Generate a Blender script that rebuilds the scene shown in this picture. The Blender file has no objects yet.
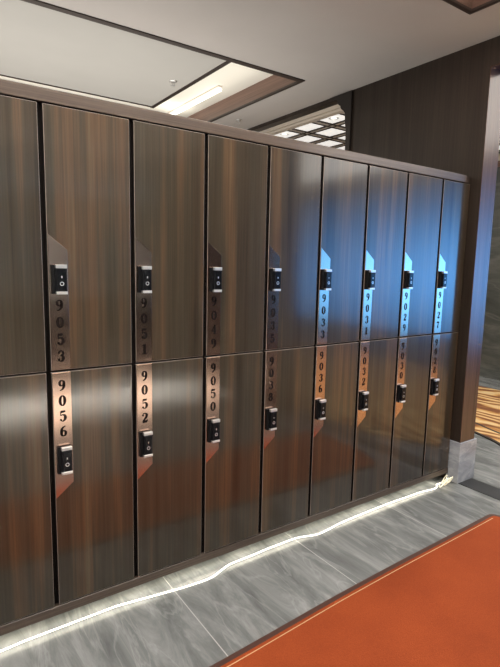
import bpy, bmesh, math
from mathutils import Vector, Matrix

C = bpy.context.scene.collection
SC = bpy.context.scene

# ------------------------------------------------------------------ materials
def _mat(name):
    m = bpy.data.materials.new(name); m.use_nodes = True
    nt = m.node_tree
    b = nt.nodes['Principled BSDF']
    return m, nt, b

def plain(name, col, rough=.5, metal=0.0, spec=.5, emit=None, estr=0.0, noise=0.0):
    m, nt, b = _mat(name)
    b.inputs['Roughness'].default_value = rough
    b.inputs['Metallic'].default_value = metal
    b.inputs['Specular IOR Level'].default_value = spec
    if noise:
        tc = nt.nodes.new('ShaderNodeTexCoord')
        n = nt.nodes.new('ShaderNodeTexNoise'); n.inputs['Scale'].default_value = 3.0; n.inputs['Detail'].default_value = 5
        r = nt.nodes.new('ShaderNodeValToRGB')
        r.color_ramp.elements[0].position = .3; r.color_ramp.elements[1].position = .7
        r.color_ramp.elements[0].color = tuple(c*(1-noise) for c in col) + (1,)
        r.color_ramp.elements[1].color = tuple(min(1, c*(1+noise)) for c in col) + (1,)
        nt.links.new(tc.outputs['Object'], n.inputs['Vector'])
        nt.links.new(n.outputs['Fac'], r.inputs['Fac'])
        nt.links.new(r.outputs['Color'], b.inputs['Base Color'])
    else:
        b.inputs['Base Color'].default_value = tuple(col) + (1,)
    if emit:
        b.inputs['Emission Color'].default_value = tuple(emit) + (1,)
        b.inputs['Emission Strength'].default_value = estr
    return m

def wood(name, tones, rough=.2, spec=.5, scale=1.0, axis='Z', seed=0.0, coat=0.0):
    """Striped veneer whose grain runs along one axis."""
    m, nt, b = _mat(name)
    N, L = nt.nodes, nt.links
    tc = N.new('ShaderNodeTexCoord'); oi = N.new('ShaderNodeObjectInfo')
    off = N.new('ShaderNodeVectorMath'); off.operation = 'SCALE'; off.inputs['Scale'].default_value = 7.31
    L.new(oi.outputs['Location'], off.inputs[0])
    add = N.new('ShaderNodeVectorMath'); add.operation = 'ADD'
    L.new(tc.outputs['Object'], add.inputs[0]); L.new(off.outputs[0], add.inputs[1])
    add2 = N.new('ShaderNodeVectorMath'); add2.operation = 'ADD'; add2.inputs[1].default_value = (seed, seed*.7, seed*1.3)
    L.new(add.outputs[0], add2.inputs[0])
    def stretched(sx, sl):
        mp = N.new('ShaderNodeMapping')
        s = [sx*scale]*3; s['XYZ'.index(axis)] = sl*scale
        mp.inputs['Scale'].default_value = s
        L.new(add2.outputs[0], mp.inputs['Vector'])
        return mp
    n1 = N.new('ShaderNodeTexNoise'); n1.inputs['Scale'].default_value = 1; n1.inputs['Detail'].default_value = 4; n1.inputs['Roughness'].default_value = .6
    L.new(stretched(12, .3).outputs[0], n1.inputs['Vector'])
    n2 = N.new('ShaderNodeTexNoise'); n2.inputs['Scale'].default_value = 1; n2.inputs['Detail'].default_value = 5; n2.inputs['Roughness'].default_value = .65
    L.new(stretched(120, 1.6).outputs[0], n2.inputs['Vector'])
    r1 = N.new('ShaderNodeValToRGB')
    els = r1.color_ramp.elements
    els[0].position = .32; els[0].color = tones[0] + (1,)
    els[1].position = .72; els[1].color = tones[-1] + (1,)
    k = len(tones)
    for i in range(1, k-1):
        e = els.new(.32 + .40*i/(k-1)); e.color = tones[i] + (1,)
    L.new(n1.outputs['Fac'], r1.inputs['Fac'])
    r2 = N.new('ShaderNodeValToRGB')
    r2.color_ramp.elements[0].position = .36; r2.color_ramp.elements[0].color = (.76,.75,.74,1)
    r2.color_ramp.elements[1].position = .66; r2.color_ramp.elements[1].color = (1.16,1.14,1.10,1)
    L.new(n2.outputs['Fac'], r2.inputs['Fac'])
    mx = N.new('ShaderNodeMix'); mx.data_type = 'RGBA'; mx.blend_type = 'MULTIPLY'; mx.inputs[0].default_value = 1
    L.new(r1.outputs['Color'], mx.inputs[6]); L.new(r2.outputs['Color'], mx.inputs[7])
    L.new(mx.outputs[2], b.inputs['Base Color'])
    b.inputs['Roughness'].default_value = rough
    b.inputs['Specular IOR Level'].default_value = spec
    b.inputs['Coat Weight'].default_value = coat
    b.inputs['Coat IOR'].default_value = 1.62
    b.inputs['Coat Roughness'].default_value = .11
    return m

def marble(name, dark, mid, light, rough=.16, tiles=True, stretch=(9, 1.1, 3), rot=.35):
    m, nt, b = _mat(name)
    N, L = nt.nodes, nt.links
    tc = N.new('ShaderNodeTexCoord')
    mp = N.new('ShaderNodeMapping'); mp.inputs['Scale'].default_value = stretch; mp.inputs['Rotation'].default_value = (0, 0, rot)
    L.new(tc.outputs['Object'], mp.inputs['Vector'])
    n1 = N.new('ShaderNodeTexNoise'); n1.inputs['Scale'].default_value = 1.1; n1.inputs['Detail'].default_value = 8
    n1.inputs['Roughness'].default_value = .68; n1.inputs['Distortion'].default_value = .7
    L.new(mp.outputs[0], n1.inputs['Vector'])
    r = N.new('ShaderNodeValToRGB'); e = r.color_ramp.elements
    e[0].position = .3; e[0].color = dark + (1,); e[1].position = .72; e[1].color = light + (1,)
    k = e.new(.5); k.color = mid + (1,)
    L.new(n1.outputs['Fac'], r.inputs['Fac'])
    # thin pale veins
    mp2 = N.new('ShaderNodeMapping'); mp2.inputs['Scale'].default_value = tuple(s*.45 for s in stretch); mp2.inputs['Rotation'].default_value = (0, 0, rot+.25)
    L.new(tc.outputs['Object'], mp2.inputs['Vector'])
    n2 = N.new('ShaderNodeTexNoise'); n2.inputs['Scale'].default_value = 1.3; n2.inputs['Detail'].default_value = 6; n2.inputs['Distortion'].default_value = 1.6
    L.new(mp2.outputs[0], n2.inputs['Vector'])
    s = N.new('ShaderNodeMath'); s.operation = 'SUBTRACT'; s.inputs[1].default_value = .5; L.new(n2.outputs['Fac'], s.inputs[0])
    a = N.new('ShaderNodeMath'); a.operation = 'ABSOLUTE'; L.new(s.outputs[0], a.inputs[0])
    mr = N.new('ShaderNodeMapRange'); mr.inputs['From Min'].default_value = 0; mr.inputs['From Max'].default_value = .022
    mr.inputs['To Min'].default_value = .28; mr.inputs['To Max'].default_value = 0
    L.new(a.outputs[0], mr.inputs['Value'])
    mx = N.new('ShaderNodeMix'); mx.data_type = 'RGBA'
    L.new(mr.outputs[0], mx.inputs[0]); L.new(r.outputs['Color'], mx.inputs[6]); mx.inputs[7].default_value = tuple(min(1, c*1.25) for c in light) + (1,)
    out = mx.outputs[2]
    if tiles:
        sp = N.new('ShaderNodeSeparateXYZ'); L.new(tc.outputs['Object'], sp.inputs[0])
        def seam(sock, o, pitch, w):
            t = N.new('ShaderNodeMath'); t.operation = 'SUBTRACT'; t.inputs[1].default_value = o; L.new(sock, t.inputs[0])
            d = N.new('ShaderNodeMath'); d.operation = 'PINGPONG'; d.inputs[1].default_value = pitch/2
            L.new(t.outputs[0], d.inputs[0])
            c = N.new('ShaderNodeMath'); c.operation = 'LESS_THAN'; c.inputs[1].default_value = w; L.new(d.outputs[0], c.inputs[0])
            return c.outputs[0]
        sx = seam(sp.outputs['X'], .52, .77, 0.0024); sy = seam(sp.outputs['Y'], -.75, 1.5, .0028)
        mm = N.new('ShaderNodeMath'); mm.operation = 'MAXIMUM'; L.new(sx, mm.inputs[0]); L.new(sy, mm.inputs[1])
        m2 = N.new('ShaderNodeMix'); m2.data_type = 'RGBA'
        L.new(mm.outputs[0], m2.inputs[0]); L.new(out, m2.inputs[6]); m2.inputs[7].default_value = (.40, .40, .39, 1)
        out = m2.outputs[2]
    L.new(out, b.inputs['Base Color'])
    b.inputs['Roughness'].default_value = rough
    return m

def carpet_mat(name, c1, c2):
    m, nt, b = _mat(name)
    N, L = nt.nodes, nt.links
    tc = N.new('ShaderNodeTexCoord')
    n = N.new('ShaderNodeTexNoise'); n.inputs['Scale'].default_value = 2.2; n.inputs['Detail'].default_value = 3
    f = N.new('ShaderNodeTexNoise'); f.inputs['Scale'].default_value = 260; f.inputs['Detail'].default_value = 2
    L.new(tc.outputs['Object'], n.inputs['Vector']); L.new(tc.outputs['Object'], f.inputs['Vector'])
    ad = N.new('ShaderNodeMath'); ad.operation = 'MULTIPLY_ADD'; ad.inputs[1].default_value = .45
    L.new(f.outputs['Fac'], ad.inputs[0]); 
    h = N.new('ShaderNodeMath'); h.operation = 'MULTIPLY'; h.inputs[1].default_value = .55
    L.new(n.outputs['Fac'], h.inputs[0]); L.new(h.outputs[0], ad.inputs[2])
    r = N.new('ShaderNodeValToRGB')
    r.color_ramp.elements[0].position = .36; r.color_ramp.elements[0].color = c1 + (1,)
    r.color_ramp.elements[1].position = .64; r.color_ramp.elements[1].color = c2 + (1,)
    L.new(ad.outputs[0], r.inputs['Fac']); L.new(r.outputs['Color'], b.inputs['Base Color'])
    bp = N.new('ShaderNodeBump'); bp.inputs['Strength'].default_value = .25; bp.inputs['Distance'].default_value = .004
    L.new(f.outputs['Fac'], bp.inputs['Height']); L.new(bp.outputs[0], b.inputs['Normal'])
    b.inputs['Roughness'].default_value = .85
    b.inputs['Specular IOR Level'].default_value = .25
    return m

def swirl_mat(name):
    m, nt, b = _mat(name)
    N, L = nt.nodes, nt.links
    tc = N.new('ShaderNodeTexCoord')
    mp = N.new('ShaderNodeMapping'); mp.inputs['Scale'].default_value = (1.6, .55, 1); mp.inputs['Rotation'].default_value = (0, 0, -.5)
    L.new(tc.outputs['Object'], mp.inputs['Vector'])
    w = N.new('ShaderNodeTexWave'); w.inputs['Scale'].default_value = 1.3; w.inputs['Distortion'].default_value = 13
    w.inputs['Detail'].default_value = 3; w.inputs['Detail Scale'].default_value = 1.1
    L.new(mp.outputs[0], w.inputs['Vector'])
    r = N.new('ShaderNodeValToRGB'); e = r.color_ramp.elements
    e[0].position = .1; e[0].color = (.17, .06, .018, 1); e[1].position = .9; e[1].color = (.62, .44, .22, 1)
    k = e.new(.42); k.color = (.42, .20, .055, 1); k = e.new(.68); k.color = (.55, .31, .10, 1)
    L.new(w.outputs['Fac'], r.inputs['Fac']); L.new(r.outputs['Color'], b.inputs['Base Color'])
    b.inputs['Roughness'].default_value = .85
    return m

def emission(name, col, s):
    m, nt, b = _mat(name)
    b.inputs['Base Color'].default_value = (.8, .8, .8, 1)
    b.inputs['Emission Color'].default_value = col + (1,)
    b.inputs['Emission Strength'].default_value = s
    return m

M = {}
WT = [(.017, .012, .0075), (.037, .0255, .0155), (.041, .0325, .021), (.078, .045, .0235), (.090, .063, .037)]
M['door'] = wood('walnut door veneer', WT, rough=.32, spec=.2, coat=.9)
M['carcass'] = plain('dark carcass board', (.008, .006, .005), rough=.8, spec=.1)
M['edge'] = plain('door edge banding', (.26, .21, .18), rough=.3)
M['rail'] = wood('walnut rail veneer', [(.068, .048, .037), (.088, .064, .05), (.105, .079, .064)], rough=.25, axis='X', seed=3)
M['wallwood'] = wood('dark wall veneer', [(.026, .018, .014), (.036, .026, .020), (.046, .033, .026)], rough=.3, seed=9, spec=.35)
M['jamb'] = wood('jamb veneer', [(.06, .034, .026), (.085, .048, .036), (.10, .06, .045)], rough=.22, seed=5)
M['traywood'] = wood('red brown tray lining', [(.15, .085, .065), (.19, .11, .085), (.22, .13, .10)], rough=.35, axis='Y', seed=4)
M['trimdark'] = plain('dark brown trim', (.035, .022, .017), rough=.45)
M['lattice'] = plain('grey lattice paint', (.75, .72, .68), rough=.6)
M['darkwall'] = plain('very dark panelling', (.012, .010, .009), rough=.5)
M['bluegrey'] = plain('blue grey reflected tone', (.26, .34, .40), rough=.7)
M['palereflector'] = plain('pale reflector slab', (.66, .64, .60), rough=.35, noise=.06)
M['blackwood'] = plain('carved dark wood', (.020, .014, .011), rough=.6, noise=.3)
M['plate'] = plain('rose copper plate', (.58, .40, .315), rough=.16, metal=1.0)
M['lockblack'] = plain('black lock plastic', (.006, .006, .007), rough=.5, spec=.15)
M['lockglass'] = plain('black lock glass', (.005, .005, .006), rough=.25, spec=.25)
M['chrome'] = plain('satin chrome', (.80, .79, .77), rough=.38, metal=.85)
M['ink'] = plain('dark number paint', (.010, .006, .005), rough=.8, spec=.08)
M['ceil'] = plain('ceiling paint', (.52, .485, .46), rough=.9, spec=.2, noise=.02)
M['raft'] = plain('ceiling raft paint', (.50, .485, .455), rough=.9, spec=.2, noise=.02)
M['white'] = plain('white recess paint', (.85, .82, .74), rough=.9)
M['cream'] = plain('cream moulding paint', (.72, .66, .58), rough=.6)
M['floor'] = marble('grey marble floor', (.10, .106, .106), (.175, .182, .181), (.31, .318, .314), rough=.2, stretch=(7.5, 1.5, 3), rot=-.3)
M['plinth'] = marble('pale grey marble plinth', (.20, .21, .23), (.32, .33, .36), (.5, .51, .54), rough=.2, tiles=False, stretch=(4, 4, 9))
M['greenmarble'] = marble('dark green grey marble wall', (.045, .05, .045), (.085, .09, .082), (.17, .17, .15), rough=.25, tiles=False, stretch=(1, .8, 3.2), rot=.1)
M['threshold'] = plain('black granite threshold', (.018, .019, .021), rough=.5, noise=.5)
M['carpet'] = carpet_mat('orange red carpet pile', (.22, .036, .007), (.305, .056, .012))
M['binding'] = plain('brown carpet edge', (.06, .022, .014), rough=.6)
M['piping'] = plain('pale gold carpet line', (.58, .36, .19), rough=.5)
M['goldcarpet'] = swirl_mat('gold swirl carpet pile')
M['goldborder'] = plain('dark carpet border', (.03, .02, .016), rough=.8)
M['led'] = emission('warm white light strip', (1.0, .97, .82), 2.4)
M['ledcoil'] = emission('loose light cable', (1.0, .84, .45), .60)
M['tube'] = emission('cove tube', (1.0, .97, .86), 1.8)
M['panel'] = emission('backlit ceiling panel', (1.0, .98, .93), .72)
M['bright'] = emission('plain ceiling with added glow', (1.0, .96, .90), .6)
M['toe'] = plain('toe kick board', (.35, .33, .28), rough=.6)

# ------------------------------------------------------------------ mesh helpers
def box(bm, x0, x1, y0, y1, z0, z1, mi=0):
    vs = [bm.verts.new(p) for p in ((x0,y0,z0),(x1,y0,z0),(x1,y1,z0),(x0,y1,z0),(x0,y0,z1),(x1,y0,z1),(x1,y1,z1),(x0,y1,z1))]
    fs = []
    for q in ((0,3,2,1),(4,5,6,7),(0,1,5,4),(1,2,6,5),(2,3,7,6),(3,0,4,7)):
        f = bm.faces.new([vs[i] for i in q]); f.material_index = mi; fs.append(f)
    return fs

def bevel_all(bm, w, seg=2, mi=None):
    kw = {} if mi is None else {'material': mi}
    bmesh.ops.bevel(bm, geom=list(bm.edges), offset=w, offset_type='OFFSET', segments=seg, profile=.5, affect='EDGES',
                    material=(-1 if mi is None else mi))

def prism(bm, pts, axis, a, b):
    """polygon (u,v) extruded along axis from a to b."""
    def p3(u, v, t):
        return (t, u, v) if axis == 0 else ((u, t, v) if axis == 1 else (u, v, t))
    lo = [bm.verts.new(p3(u, v, a)) for u, v in pts]
    hi = [bm.verts.new(p3(u, v, b)) for u, v in pts]
    n = len(pts)
    bm.faces.new(lo); bm.faces.new(list(reversed(hi)))
    for i in range(n):
        bm.faces.new((lo[i], hi[i], hi[(i+1) % n], lo[(i+1) % n]))
    bmesh.ops.recalc_face_normals(bm, faces=list(bm.faces))

def tube(bm, pts, r, seg=8):
    pts = [Vector(p) for p in pts]; rings = []
    n = len(pts)
    for i, p in enumerate(pts):
        t = (pts[min(i+1, n-1)] - pts[max(i-1, 0)]).normalized()
        up = Vector((0,0,1)) if abs(t.z) < .9 else Vector((1,0,0))
        s = t.cross(up).normalized(); u = s.cross(t)
        rings.append([bm.verts.new(p + r*(math.cos(2*math.pi*k/seg)*s + math.sin(2*math.pi*k/seg)*u)) for k in range(seg)])
    for a, b in zip(rings, rings[1:]):
        for k in range(seg):
            bm.faces.new((a[k], a[(k+1) % seg], b[(k+1) % seg], b[k]))
    bm.faces.new(list(reversed(rings[0]))); bm.faces.new(rings[-1])

def catmull(pts, n=8):
    out = []
    P = [pts[0]] + list(pts) + [pts[-1]]
    for i in range(1, len(P)-2):
        p0, p1, p2, p3 = P[i-1], P[i], P[i+1], P[i+2]
        for k in range(n):
            t = k/n
            out.append(tuple(.5*((2*b) + (-a+c)*t + (2*a-5*b+4*c-d)*t*t + (-a+3*b-3*c+d)*t**3) for a, b, c, d in zip(p0, p1, p2, p3)))
    out.append(tuple(pts[-1]))
    return out

def lathe(bm, prof, cx, cy, seg=20):
    """prof: (r, z) list, axis vertical at cx, cy."""
    rings = [[bm.verts.new((cx + r*math.cos(2*math.pi*k/seg), cy + r*math.sin(2*math.pi*k/seg), z)) for k in range(seg)] for r, z in prof]
    for a, b in zip(rings, rings[1:]):
        for k in range(seg):
            bm.faces.new((a[k], a[(k+1) % seg], b[(k+1) % seg], b[k]))
    bm.faces.new(rings[0]); bm.faces.new(rings[-1])
    bmesh.ops.recalc_face_normals(bm, faces=list(bm.faces))

def mesh_of(name, bm, mats):
    me = bpy.data.meshes.new(name); bm.to_mesh(me); bm.free()
    for m in mats: me.materials.append(m)
    return me

def obj(name, bm, mats, parent=None, loc=None, smooth=False):
    if not isinstance(mats, (list, tuple)): mats = [mats]
    me = bm if isinstance(bm, bpy.types.Mesh) else mesh_of(name, bm, mats)
    o = bpy.data.objects.new(name, me); C.objects.link(o)
    if parent: o.parent = parent
    if loc: o.location = loc
    if smooth:
        for p in me.polygons: p.use_smooth = True
    return o

def tag(o, label, cat, group=None):
    o['label'] = label; o['category'] = cat
    if group: o['group'] = group
    return o

def thing(name, label, cat, loc=(0,0,0), group=None):
    o = bpy.data.objects.new(name, None); C.objects.link(o); o.location = loc; o.empty_display_size = .05
    return tag(o, label, cat, group)

def struct(name, bm, mats):
    o = obj(name, bm, mats); o['kind'] = 'structure'; return o

NB = bmesh.new

# ------------------------------------------------------------------ dimensions
W = .35                      # locker pitch
ZB, ZM, ZT = .10, 1.104, 2.114
XEND = 2.757
CEIL = 3.02
XW0, XW1 = 2.77, 2.94        # partition wall on the right

# ------------------------------------------------------------------ the setting
bm = NB(); box(bm, -4, 6.5, -7, 6, -.05, 0); struct('floor', bm, M['floor'])
bm = NB(); box(bm, -4, XW0, -3.95, -2.605, 0, .003); struct('floor', bm, M['palereflector'])  # unseen pale slab added so the lower doors reflect a light band

# ceiling with two recessed trays
T1 = (-3.4, 2.29, 1.255, 3.35)
T2 = (-3.4, 2.35, -2.6, -.17)
bm = NB()
box(bm, -4, XW0, T2[3], T1[2], CEIL, CEIL+.02)
box(bm, T1[1], XW0, T1[2], 6, CEIL, CEIL+.02)
box(bm, -4, T1[1], T1[3], 6, CEIL, CEIL+.02)
box(bm, -4, T1[0], T1[2], T1[3], CEIL, CEIL+.02)
box(bm, T2[1], XW0, -5.0, T2[3], CEIL, CEIL+.02)
box(bm, -4, T2[1], -5.0, T2[2], CEIL, CEIL+.02)
box(bm, -4, T2[0], T2[2], T2[3], CEIL, CEIL+.02)
struct('ceiling', bm, M['ceil'])
bm = NB(); box(bm, -4, XW0, -5.0, 6, CEIL+.15, CEIL+.20); struct('ceiling', bm, M['white'])

def tray(T, n, lip):
    x0, x1, y0, y1 = T
    bm = NB()
    z0, z1 = CEIL-.003, CEIL+.149
    box(bm, x1-.004, x1+.012, y0, y1, z0, z1)
    box(bm, x0-.012, x0+.004, y0, y1, z0, z1)
    box(bm, x0, x1, y0-.012, y0+.004, z0, z1)
    box(bm, x0, x1, y1-.004, y1+.012, z0, z1)
    struct('trim_%d' % n, bm, M['traywood'])
    bm = NB()                                   # dark bead around the mouth
    z0, z1 = CEIL-.008, CEIL+.006
    box(bm, x1-.012, x1+.016, y0-.016, y1+.016, z0, z1)
    box(bm, x0-.016, x0+.012, y0-.016, y1+.016, z0, z1)
    box(bm, x0+.012, x1-.012, y0-.016, y0+lip, z0, z1)
    box(bm, x0+.012, x1-.012, y1-.012, y1+.016, z0, z1)
    struct('trim_%d' % (n+1), bm, M['trimdark'])
tray(T1, 1, .030); tray(T2, 3, .012)

# lowered raft inside the first tray with its dark rim
RX, RY0, RY1 = 1.60, T1[2]+.03, 2.655
bm = NB(); box(bm, T1[0]+.02, RX, RY0, RY1, CEIL, CEIL+.03); struct('ceiling', bm, M['raft'])
bm = NB()
box(bm, RX, RX+.035, RY0, RY1+.03, CEIL-.006, CEIL+.035)
box(bm, T1[0]+.02, RX, RY1, RY1+.018, CEIL-.006, CEIL+.035)
struct('trim_5', bm, M['trimdark'])

# partition wall with the doorway in front and the carved opening behind
bm = NB()
box(bm, XW0, XW1, -.063, 1.19, 0, CEIL+.13)
box(bm, XW0, XW1, -2.0, -.063, 2.85, CEIL+.13)
box(bm, XW0, XW1, -7, -2.0, 0, CEIL+.13)
box(bm, XW0, XW0+.085, 1.19, 3.8, 2.985, CEIL+.13)
box(bm, XW0, XW1, 3.8, 6, 0, CEIL+.13)
struct('wall_right', bm, M['wallwood'])
bm = NB()                                        # jamb lining of the doorway
box(bm, XW0-.002, XW1+.002, -.069, -.0631, .30, 2.848)
struct('trim_6', bm, M['jamb'])
bm = NB()                                        # lintel lining
box(bm, XW0-.002, XW1+.002, -2.0, -.069, 2.842, 2.8499)
struct('trim_7', bm, M['jamb'])
bm = NB()                                        # stone plinth at the foot of the jamb
box(bm, XW0-.012, XW1+.028, -.078, .02, 0, .305)
bevel_all(bm, .003, 1)
struct('baseboard_right', bm, M['plinth'])
bm = NB(); box(bm, XW0+.002, XW1, -2.0, -.079, 0, .004); struct('trim_8', bm, M['threshold'])
# carved casing with a scalloped bracket
bm = NB()
prism(bm, [(1.155,0),(1.155,3.012),(1.42,3.012),(1.385,2.985),(1.345,2.982),(1.322,2.965),(1.312,2.94),(1.300,2.925),(1.286,2.925),
           (1.283,2.905),(1.270,2.888),(1.248,2.872),(1.226,2.845),(1.222,2.80),(1.215,2.74),(1.205,2.70),(1.205,0)], 0, XW0-.02, XW0+.04)
struct('trim_9', bm, M['blackwood'])
bm = NB()                                        # cream moulding beyond the opening
prism(bm, [(2.857,3.15),(2.857,2.985),(2.90,2.972),(2.965,2.988),(2.985,2.976),(3.085,2.992),(3.11,3.015),(3.11,3.15)], 1, 1.195, 3.795)
struct('trim_10', bm, M['cream'])

# the other walls
bm = NB(); box(bm, -4.1, -4, -7, 6, 0, 3.25); struct('wall_left', bm, M['wallwood'])
bm = NB(); box(bm, -4, 6.5, 6, 6.1, 0, 3.25); struct('wall_back', bm, M['cream'])
bm = NB(); box(bm, -4, XW0, -5.1, -5.0, .09, 1.05); struct('wall_front', bm, M['darkwall'])
bm = NB(); box(bm, -4, XW0, -5.1, -5.0, 1.05, 2.3); struct('wall_front', bm, M['bluegrey'])  # unseen wall toned blue grey for the reflection in the upper plates
bm = NB(); box(bm, -4, XW0, -5.1, -5.0, 2.3, 3.25); struct('wall_front', bm, M['bluegrey'])
bm = NB(); box(bm, -4, XW0, -5.25, -5.15, 0, .5); struct('baseboard_front', bm, M['toe'])
bm = NB(); box(bm, -4, -.362, 0.0, .45, 0, 2.165); struct('wall_side', bm, M['rail'])

# neighbouring room: marble wall with an added window, backlit lattice ceiling
bm = NB()
box(bm, 6.4, 6.5, -.9, 6, 0, 2.95); box(bm, 6.4, 6.5, -7, -6.6, 0, 2.95)
box(bm, 6.4, 6.5, -6.6, -.9, 0, .45); box(bm, 6.4, 6.5, -6.6, -.9, 2.9, 2.95)
struct('wall_far', bm, M['greenmarble'])
bm = NB(); box(bm, 6.38, 6.5, -7, 6, 2.95, 3.03); struct('trim_11', bm, M['traywood'])
bm = NB(); box(bm, 6.4, 6.5, -7, 6, 3.03, 3.2); struct('wall_far', bm, M['cream'])
bm = NB(); box(bm, 2.95, 6.5, -7.1, -7, 0, 3.2); struct('wall_end', bm, M['cream'])
bm = NB()
ny = 1
for k in range(ny+1):
    y = -6.6 + 5.7*k/ny
    box(bm, 6.41, 6.46, y-.03, y+.03, .45, 2.9)
box(bm, 6.405, 6.465, -6.6, -.9, .43, .49); box(bm, 6.405, 6.465, -6.6, -.9, 2.86, 2.92)
struct('added_window_1', bm, M['trimdark'])  # unseen window added as the source of the blue reflection

bm = NB(); box(bm, XW1, 6.5, -7, 1.4, 3.14, 3.19); struct('ceiling', bm, M['bright'])  # plain ceiling given a glow in place of lamp light
bm = NB(); box(bm, XW1, 6.5, 1.4, 6, 3.14, 3.19); struct('ceiling', bm, M['panel'])
bm = NB()                                        # lattice bars, doubled
PX, PY, X0, Y0 = .37, .43, 3.32, 1.94
i = -1
while X0 + PX*i < 6.4:
    for d in (-.048, .030):
        x = X0 + PX*i
        if x + d > 3.11: box(bm, x+d, x+d+.018, 1.4, 6, 3.128, 3.1395)
    i += 1
j = -1
while Y0 + PY*j < 6:
    for d in (-.054, .036):
        y = Y0 + PY*j
        if y + d > 1.4: box(bm, 3.11, 6.4, y+d, y+d+.018, 3.127, 3.139)
    j += 1
struct('trim_12', bm, M['trimdark'])
bm = NB()
for i in range(-1, 10):
    x = X0 + PX*i
    if 3.11 < x-.03 and x < 6.4: box(bm, x-.0299, x+.0299, 1.4, 6, 3.134, 3.1399)
for j in range(-1, 11):
    y = Y0 + PY*j
    if 1.4 < y-.04 and y < 5.9: box(bm, 3.11, 6.4, y-.0359, y+.0359, 3.1335, 3.1395)
struct('trim_13', bm, M['lattice'])

# ------------------------------------------------------------------ digits (bold high contrast serif figures)
def strip(bm, path, S, ox, oz, y, bold=1.0):
    """path of (x, z, width) in figure units; flat ribbon facing -y."""
    pts = catmull(path, 7) if len(path) > 2 else path
    L, R = [], []
    n = len(pts)
    for i, (x, z, w) in enumerate(pts):
        a = pts[max(i-1, 0)]; b = pts[min(i+1, n-1)]
        tx, tz = b[0]-a[0], b[1]-a[1]; l = math.hypot(tx, tz) or 1
        nx, nz = -tz/l, tx/l; w = w*bold
        L.append(bm.verts.new((ox + S*(x+nx*w/2), y, oz + S*(z+nz*w/2))))
        R.append(bm.verts.new((ox + S*(x-nx*w/2), y, oz + S*(z-nz*w/2))))
    for i in range(n-1):
        bm.faces.new((L[i], L[i+1], R[i+1], R[i]))

def disc(bm, cx, cz, r, S, ox, oz, y):
    bm.faces.new([bm.verts.new((ox + S*(cx + r*math.cos(a*math.pi/8)), y, oz + S*(cz + r*math.sin(a*math.pi/8)))) for a in range(16)])

def ring_path(cx, cz, rx, rz, thick, thin, a0=0, a1=360, n=20):
    out = []
    for k in range(n+1):
        a = math.radians(a0 + (a1-a0)*k/n)
        out.append((cx + rx*math.cos(a), cz + rz*math.sin(a), thin + (thick-thin)*abs(math.cos(a))**1.3))
    return out

SIX = [(.20,.40,.06),(.13,.38,.10)]
def figure(bm, ch, S, ox, oz, y):
    s = lambda p: strip(bm, p, S, ox, oz, y, 1.35)
    d = lambda x, z, r: disc(bm, x, z, r, S, ox, oz, y)
    if ch == '0':
        s(ring_path(0, 0, .21, .45, .19, .07))
    elif ch == '1':
        s([(.02,.48,.20),(.02,-.46,.20)]); s([(-.20,-.465,.07),(.24,-.465,.07)]); s([(-.20,.36,.07),(.0,.45,.07)])
    elif ch == '2':
        s([(-.22,.22,.10),(-.17,.40,.08),(.02,.46,.07),(.19,.33,.17),(.17,.12,.19),(.0,-.12,.13),(-.22,-.38,.08)])
        s([(-.24,-.41,.17),(.0,-.41,.18),(.24,-.40,.16)]); s([(.24,-.40,.10),(.27,-.22,.05)]); d(-.19,.24,.09)
    elif ch == '3':
        s([(-.20,.28,.09),(-.12,.43,.08),(.04,.46,.08),(.17,.32,.17),(.15,.14,.15),(-.04,.04,.07)])
        s([(-.04,.04,.07),(.15,-.02,.13),(.20,-.22,.19),(.11,-.41,.13),(-.06,-.47,.07),(-.20,-.36,.08)])
        d(-.17,.30,.085); d(-.18,-.32,.095)
    elif ch == '4':
        s([(.10,.48,.18),(.10,-.46,.18)]); s([(-.04,-.465,.06),(.24,-.465,.06)]); s([(.12,.46,.07),(-.26,-.16,.07)]); s([(-.28,-.17,.09),(.28,-.17,.09)])
    elif ch == '5':
        s([(-.18,.43,.15),(.0,.42,.16),(.22,.44,.13)]); s([(-.18,.47,.07),(-.20,.05,.06)])
        s([(-.20,.06,.05),(-.03,.13,.09),(.15,.06,.15),(.21,-.16,.20),(.12,-.38,.14),(-.05,-.47,.07),(-.20,-.36,.08)]); d(-.18,-.33,.095)
    elif ch == '7':
        s([(-.23,.40,.17),(.0,.40,.18),(.24,.42,.14)]); s([(-.24,.44,.08),(-.25,.20,.05)])
        s([(.24,.42,.06),(.08,.10,.11),(-.02,-.20,.19),(-.02,-.48,.22)])
    elif ch == '8':
        s(ring_path(0, .24, .16, .20, .15, .07)); s(ring_path(0, -.22, .20, .23, .18, .07))
    elif ch in '69':
        g = 1 if ch == '6' else -1
        f = lambda p: [(g*a, g*b, w) for a, b, w in p]
        s(f(ring_path(.02, -.20, .19, .25, .17, .07)))
        s(f([(-.17,-.16,.16),(-.16,.12,.17),(-.03,.36,.11),(.20,.47,.05)]))

# ------------------------------------------------------------------ one locker of each kind
GAP = .0098
def door_mesh(w, h):
    bm = NB()
    fs = box(bm, GAP, w-GAP, 0, .018, .004, h-.004)
    fs[3].material_index = fs[5].material_index = 2
    bevel_all(bm, .0016, 2, 1)
    return mesh_of('door', bm, [M['door'], M['edge'], M['carcass']])

def body_mesh(w, h):
    bm = NB(); t = .016; x0, x1, y0, y1 = .0006, w-.0006, .0205, .45
    box(bm, x0, x0+t, y0, y1, .0005, h-.0005); box(bm, x1-t, x1, y0, y1, .0005, h-.0005)
    box(bm, x0+t, x1-t, y0, y1, .0005, t); box(bm, x0+t, x1-t, y0, y1, h-t, h-.0005)
    box(bm, x0+t, x1-t, y1-.01, y1, t, h-t)
    box(bm, x0+t, x1-t, y0+.15, y1-.01, h*.55, h*.55+t)
    return mesh_of('body', bm, [M['carcass']])

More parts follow.
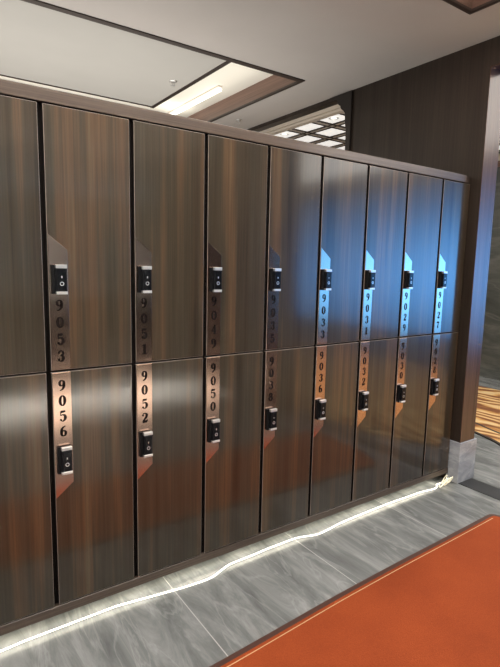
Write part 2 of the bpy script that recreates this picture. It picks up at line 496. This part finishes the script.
HL, HU = ZM-ZB, ZT-ZM
P0, P1 = GAP+.002, .083
def plate_mesh(upper):
    bm = NB()
    if upper: pts = [(P0, .006), (P1, .006), (P1, .478), (P0, .536)]
    else:     pts = [(P0, .474), (P1, .534), (P1, HL-.006), (P0, HL-.006)]
    prism(bm, pts, 1, -.0022, 0.0)
    bevel_all(bm, .0006, 1)
    return mesh_of('lock_plate', bm, [M['plate']])

def lock_meshes(zc):
    h = .112; z0, z1 = zc-h/2, zc+h/2
    bm = NB()
    box(bm, .020, .074, -.014, -.0022, z0, z1)
    box(bm, .033, .073, -.027, -.014, z0+.002, z1-.002)
    bevel_all(bm, .0012, 2)
    body = mesh_of('electronic_lock', bm, [M['lockblack']])
    caps = []
    for a, b in ((z1-.013, z1+.001), (z0-.001, z0+.010)):
        bm = NB(); box(bm, .0325, .0735, -.0285, -.0135, a, b); bevel_all(bm, .001, 1)
        caps.append(mesh_of('end_cap', bm, [M['chrome']]))
    bm = NB(); box(bm, .0375, .0685, -.0282, -.0268, z0+.014, z1-.017)
    bevel_all(bm, .0006, 1)
    face = mesh_of('face_panel', bm, [M['lockglass']])
    bm = NB()                                    # keyhole shaped mark and its ring
    strip(bm, ring_path(0, 0, .0065, .0065, .0026, .0026), 1, .053, zc-.016, -.0284)
    strip(bm, [(-.002, .012, .0035), (.002, .012, .0035)], 1, .053, zc-.004, -.0284)
    strip(bm, [(0, -.006, .004), (0, .002, .004)], 1, .053, zc+.012, -.0284)
    mark = mesh_of('touch_mark', bm, [M['chrome']])
    return body, caps, face, mark

DM = {(k, w): (door_mesh(w, h), body_mesh(w, h)) for k, h in (('upper', HU), ('lower', HL)) for w in (W, XEND-7*W)}
PM = {'upper': plate_mesh(True), 'lower': plate_mesh(False)}
LZ = {'upper': 1.467-ZM, 'lower': .738-ZB}
LM = {k: lock_meshes(LZ[k]) for k in LZ}
DZ = {'upper': [1.366-ZM, 1.299-ZM, 1.232-ZM, 1.165-ZM], 'lower': [1.046-ZB, .983-ZB, .919-ZB, .856-ZB]}

ORD = ['first', 'second', 'third', 'fourth', 'fifth', 'sixth', 'seventh', 'eighth']
def locker(kind, col, number, label):
    w = W if col < 7 else XEND-7*W
    t = thing('locker', label, 'locker', (col*W, 0, ZM if kind == 'upper' else ZB), 'walnut lockers of the %s row' % kind)
    d, b = DM[(kind, w)]
    obj('body', b, None, t); obj('door', d, None, t)
    p = obj('lock_plate', PM[kind], None, t); p['label'] = 'rose copper lock plate with a slanted end'
    if number:
        p['label'] = 'rose copper lock plate with dark figures %s down it' % number
        for ch, z in zip(number, DZ[kind]):
            bm = NB(); figure(bm, ch, .044, .0475, z, -.0026); obj('digit', bm, M['ink'], p)
    body, caps, face, mark = LM[kind]
    l = obj('electronic_lock', body, None, t); l['label'] = 'black electronic lock with silver ends'
    for c in caps: obj('end_cap', c, None, l)
    obj('face_panel', face, None, l); obj('touch_mark', mark, None, l)
    return t

UP = ['9053', '9051', '9049', '9035', '9033', '9031', '9029', '9027']
LO = ['9056', '9052', '9050', '9038', '9036', '9032', '9030', '9028']
locker('upper', -1, None, 'upper walnut locker cut off by the left edge of the photo')
locker('lower', -1, None, 'lower walnut locker cut off by the left edge of the photo')
for i in range(8):
    where = 'at the far right end beside the jamb' if i == 7 else '%s visible lock from the left' % ORD[i]
    locker('upper', i, UP[i], 'upper row walnut locker numbered %s, %s' % (UP[i], where))
    locker('lower', i, LO[i], 'lower row walnut locker numbered %s, %s' % (LO[i], where))

# cornice and base of the bank
bm = NB(); box(bm, -.36, 2.70, -.004, .45, ZT+.002, 2.164); bevel_all(bm, .003, 2)
tag(obj('locker_cornice', bm, M['rail']), 'long brown wooden cornice board running along the top of the lockers', 'cornice')
bm = NB(); box(bm, 2.7005, 2.757, .012, .45, ZT+.002, 2.160); bevel_all(bm, .002, 1)
tag(obj('filler_panel', bm, M['trimdark']), 'small dark filler panel between cornice end and right wall', 'panel')
t = thing('plinth', 'low brown plinth rail under the lower lockers, lit from below', 'base', (0, 0, 0))
bm = NB(); box(bm, -.36, 2.757, .002, .45, .056, ZB-.003); bevel_all(bm, .002, 1); obj('base_rail', bm, M['rail'], t)
bm = NB(); box(bm, -.36, 2.72, .16, .43, 0, .056); obj('toe_kick', bm, M['toe'], t)

# light strip lying on the floor below the lockers
t = thing('light_strip', 'glowing warm white light strip lying wavy on the tiles under the lockers', 'light strip', (0, 0, 0))
path = [(-.36,.0),(-.22,-.002),(-.05,.012),(.10,.022),(.28,.0),(.479,-.03),(.60,-.045),(.714,-.048),(.80,-.02),(.861,-.004),(.99,-.002),
        (1.15,.006),(1.30,.002),(1.37,-.016),(1.432,-.033),(1.52,-.028),(1.65,-.012),(1.873,-.005),(2.08,-.002),(2.294,-.008),(2.42,-.012),(2.52,-.028),(2.575,-.022),(2.62,.01),(2.66,.03)]
pts = [(x, min(y-.012, -.008), .0040) for x, y in catmull(path, 6)]
bm = NB(); tube(bm, pts, .0038, 8); obj('glowing_tube', bm, M['led'], t, smooth=True)
bm = NB()                                        # loose loops of cable hanging at the right end
import random
random.seed(4)
for k in range(5):
    cx, cy = 2.640 + .018*k*(1 if k % 2 else .6), -.040 + .008*(k % 3)
    P = []
    r, hh = .028 + .008*random.random(), .060 + .016*random.random()
    ph = random.random()*6.28
    for a in range(26):
        u = a/25
        P.append((cx + (u-.5)*.05 + r*math.cos(ph+u*7.0), cy-.012 + .7*r*math.sin(ph+u*7.0)*.8, .006 + hh*(.5+.5*math.cos(u*9+ph))*(1-.35*u)))
    tube(bm, P, .0022, 6)
o = obj('cable_coil', bm, M['ledcoil'], t, smooth=True); o['label'] = 'loose tangled loops of cable at the right end'

# ------------------------------------------------------------------ carpets
edge = [(-3.6,-.68),(-1,-.59),(0,-.553),(.525,-.532),(1.039,-.503),(1.285,-.492),(1.62,-.481),(2.04,-.471),(2.40,-.461),(2.50,-.459),(2.535,-.472),(2.556,-.51),(2.60,-.60),(2.66,-.74)]
edge = [tuple(p) for p in catmull(edge, 5)]
def offset(line, d):
    out = []
    for i, p in enumerate(line):
        a, b = line[max(i-1, 0)], line[min(i+1, len(line)-1)]
        tx, ty = b[0]-a[0], b[1]-a[1]; l = math.hypot(tx, ty) or 1
        out.append((p[0]+ty/l*d, p[1]-tx/l*d))
    return out
def ribbon(bm, line, d0, d1, z0, z1):
    A, B = offset(line, d0), offset(line, d1)
    prism(bm, A + B[::-1], 2, z0, z1)
t = thing('carpet', 'large plain orange red carpet on the grey tiles in front of the lockers', 'carpet', (0, 0, 0))
bm = NB(); prism(bm, offset(edge, .027) + [(2.67,-1.34),(-3.6,-1.34)], 2, 0, .010); obj('carpet_pile', bm, M['carpet'], t)
bm = NB(); ribbon(bm, edge, 0, .027, 0, .008); o = obj('edge_binding', bm, M['binding'], t); o['label'] = 'dark brown edging strip'
bm = NB(); ribbon(bm, edge[:-22], 0.042, .046, .0095, .0108); o = obj('edge_piping', bm, M['piping'], t); o['label'] = 'thin pale gold line along the edge'

t = thing('patterned_carpet', 'gold and brown swirl carpet on the floor beyond the doorway', 'carpet', (0, 0, 0))
g = [tuple(p) for p in catmull([(3.02,-6.8),(3.02,-1.6),(3.12,-.9),(3.36,-.42),(3.63,-.08),(3.85,.208),(3.96,.515),(4.08,1.0),(4.1,2.2),(4.0,4.0)], 6)]
bm = NB(); prism(bm, g + [(5.77,4.0),(5.77,.5),(6.3,-.9),(6.3,-6.8)], 2, 0, .010); obj('carpet_pile', bm, M['goldcarpet'], t)
bm = NB(); ribbon(bm, g, -.03, .0, 0, .012); obj('border_band', bm, M['goldborder'], t)
bm = NB(); ribbon(bm, offset(g, .17), 0, .03, .009, .0118); obj('border_band', bm, M['goldborder'], t)

# ------------------------------------------------------------------ ceiling fittings
def sprinkler(x, y, label):
    t = thing('ceiling_sprinkler', label, 'sprinkler', (x, y, CEIL), 'ceiling sprinklers')
    bm = NB(); lathe(bm, [(.032,0),(.032,-.004),(.024,-.010),(.012,-.011)], 0, 0); obj('collar', bm, M['chrome'], t, smooth=False)
    bm = NB(); lathe(bm, [(.006,-.010),(.006,-.032),(.020,-.033),(.020,-.036),(.004,-.038)], 0, 0, 14); obj('sprinkler_head', bm, M['chrome'], t)
sprinkler(1.469, 1.92, 'small chrome sprinkler head on the lowered grey ceiling panel')
sprinkler(2.495, 2.50, 'faint sprinkler head on the ceiling between recessed light and carved opening')

t = thing('linear_light', 'bright long tube light inside the recessed ceiling bay', 'light', (2.06, 2.75, CEIL+.15))
bm = NB(); tube(bm, [(0,-.60,-.035),(0,.60,-.035)], .018, 10); o = obj('glowing_tube', bm, M['tube'], t, smooth=True)
bm = NB(); box(bm, -.02, .02, -.60, .60, -.012, 0); obj('housing', bm, M['cream'], t)

def downlight(x, y, label):
    t = thing('downlight', label, 'light', (x, y, 3.14), 'round lights in the lattice ceiling')
    bm = NB(); strip(bm, ring_path(0, 0, .045, .045, .018, .018), 1, 0, 0, 0)
    bmesh.ops.rotate(bm, verts=bm.verts, cent=(0,0,0), matrix=Matrix.Rotation(math.radians(90), 3, 'X'))
    bmesh.ops.translate(bm, verts=bm.verts, vec=(0,0,-.004)); obj('ring', bm, M['chrome'], t)
    bm = NB(); lathe(bm, [(.036,-.001),(.036,-.005),(.02,-.008)], 0, 0, 16); obj('lens', bm, M['tube'], t)
downlight(X0+.5*PX, Y0+.5*PY, 'round light in the lattice ceiling panel nearest the carved bracket')
downlight(X0+.5*PX, Y0+2.5*PY, 'round light in the lattice ceiling just above the locker cornice')

# ------------------------------------------------------------------ lights
def area(name, loc, sx, sy, power, col, rot=(0,0,0)):
    l = bpy.data.lights.new(name, 'AREA'); l.shape = 'RECTANGLE'; l.size = sx; l.size_y = sy; l.energy = power; l.color = col
    o = bpy.data.objects.new(name, l); C.objects.link(o); o.location = loc; o.rotation_euler = rot
    return o
area('tray_light', (-.4, -1.4, CEIL+.14), 5.0, 2.0, 185, (1.0, .95, .88))
area('rear_bounce_fill', (-.5, 4.6, CEIL-.03), 4.5, 1.6, 70, (1.0, .95, .88))  # added fill, brightens the ceiling by bounce
area('rear_ceiling_fill', (-.3, 1.9, 1.9), 5.0, 2.0, 56, (1.0, .95, .88), (math.pi, 0, 0))  # added fill hidden behind the lockers, brightens the ceiling
area('front_ceiling_fill', (-.6, -4.75, 2.35), 6.4, .3, 34, (1.0, .95, .88), (math.pi, 0, 0))  # added upward fill for the front ceiling, no cove there
area('rear_tray_light', (.0, 3.02, CEIL+.05), 4.4, .3, 5, (1.0, .95, .84), (math.pi, 0, 0))
area('bay_light', (1.95, 2.2, CEIL+.04), 0.4, 1.6, 1.0, (1.0, .95, .84), (math.pi, 0, 0))
l = area('floor_wash_fill', (-.6, -3.5, CEIL-.02), 6.2, .1, 260, (1.0, .95, .88)); l.data.spread = math.radians(30)  # unseen lamp added to brighten the floor reflected in the lower doors
area('strip_glow_light', (1.15, .03, .05), 3.0, .03, 2.4, (1.0, .93, .74))
area('lounge_light', (4.6, -2.0, 3.10), 2.6, 7.0, 200, (1.0, .95, .88))

w = bpy.data.worlds.new('sky'); SC.world = w; w.use_nodes = True  # blue world shaped to give the right-hand doors their reflection
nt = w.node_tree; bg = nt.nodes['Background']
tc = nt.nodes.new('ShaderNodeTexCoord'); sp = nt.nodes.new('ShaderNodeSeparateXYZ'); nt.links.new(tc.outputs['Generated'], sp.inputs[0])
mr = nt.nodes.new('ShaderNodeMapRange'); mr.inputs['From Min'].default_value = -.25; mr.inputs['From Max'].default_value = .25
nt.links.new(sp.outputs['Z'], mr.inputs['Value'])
r = nt.nodes.new('ShaderNodeValToRGB'); r.color_ramp.interpolation = 'EASE'; e = r.color_ramp.elements   # blue ramp by elevation, softens the reflection's top and bottom
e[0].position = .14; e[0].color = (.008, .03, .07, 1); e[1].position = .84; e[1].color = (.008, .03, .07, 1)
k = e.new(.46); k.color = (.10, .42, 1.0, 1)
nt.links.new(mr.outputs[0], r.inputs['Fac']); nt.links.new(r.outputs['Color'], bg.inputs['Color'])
mh = nt.nodes.new('ShaderNodeMapRange'); mh.interpolation_type = 'SMOOTHSTEP'                          # and a sideways ramp fading the blue across the doors
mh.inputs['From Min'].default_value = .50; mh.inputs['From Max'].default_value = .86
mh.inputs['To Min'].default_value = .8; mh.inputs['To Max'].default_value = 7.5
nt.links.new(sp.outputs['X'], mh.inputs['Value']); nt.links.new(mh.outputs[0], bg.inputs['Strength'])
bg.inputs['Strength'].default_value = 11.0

# ------------------------------------------------------------------ camera
f, cx, cy, cz, yaw, pit, rol = CAMP = (497.96, -.4471, -2.0210, 1.5383, .60752, -.13682, .02150)
F = Vector((math.sin(yaw)*math.cos(pit), math.cos(yaw)*math.cos(pit), math.sin(pit)))
R = F.cross(Vector((0,0,1))).normalized(); U = R.cross(F)
R, U = math.cos(rol)*R + math.sin(rol)*U, -math.sin(rol)*R + math.cos(rol)*U
cam = bpy.data.cameras.new('camera'); co = bpy.data.objects.new('camera', cam); C.objects.link(co)
co.matrix_world = Matrix(((R.x, U.x, -F.x, cx), (R.y, U.y, -F.y, cy), (R.z, U.z, -F.z, cz), (0,0,0,1)))
cam.sensor_fit = 'AUTO'; cam.sensor_width = 36.0; cam.lens = f*36.0/667.0
cam.clip_start = .05
SC.camera = co

SC.view_settings.view_transform = 'Standard'
SC.view_settings.exposure = 0.0
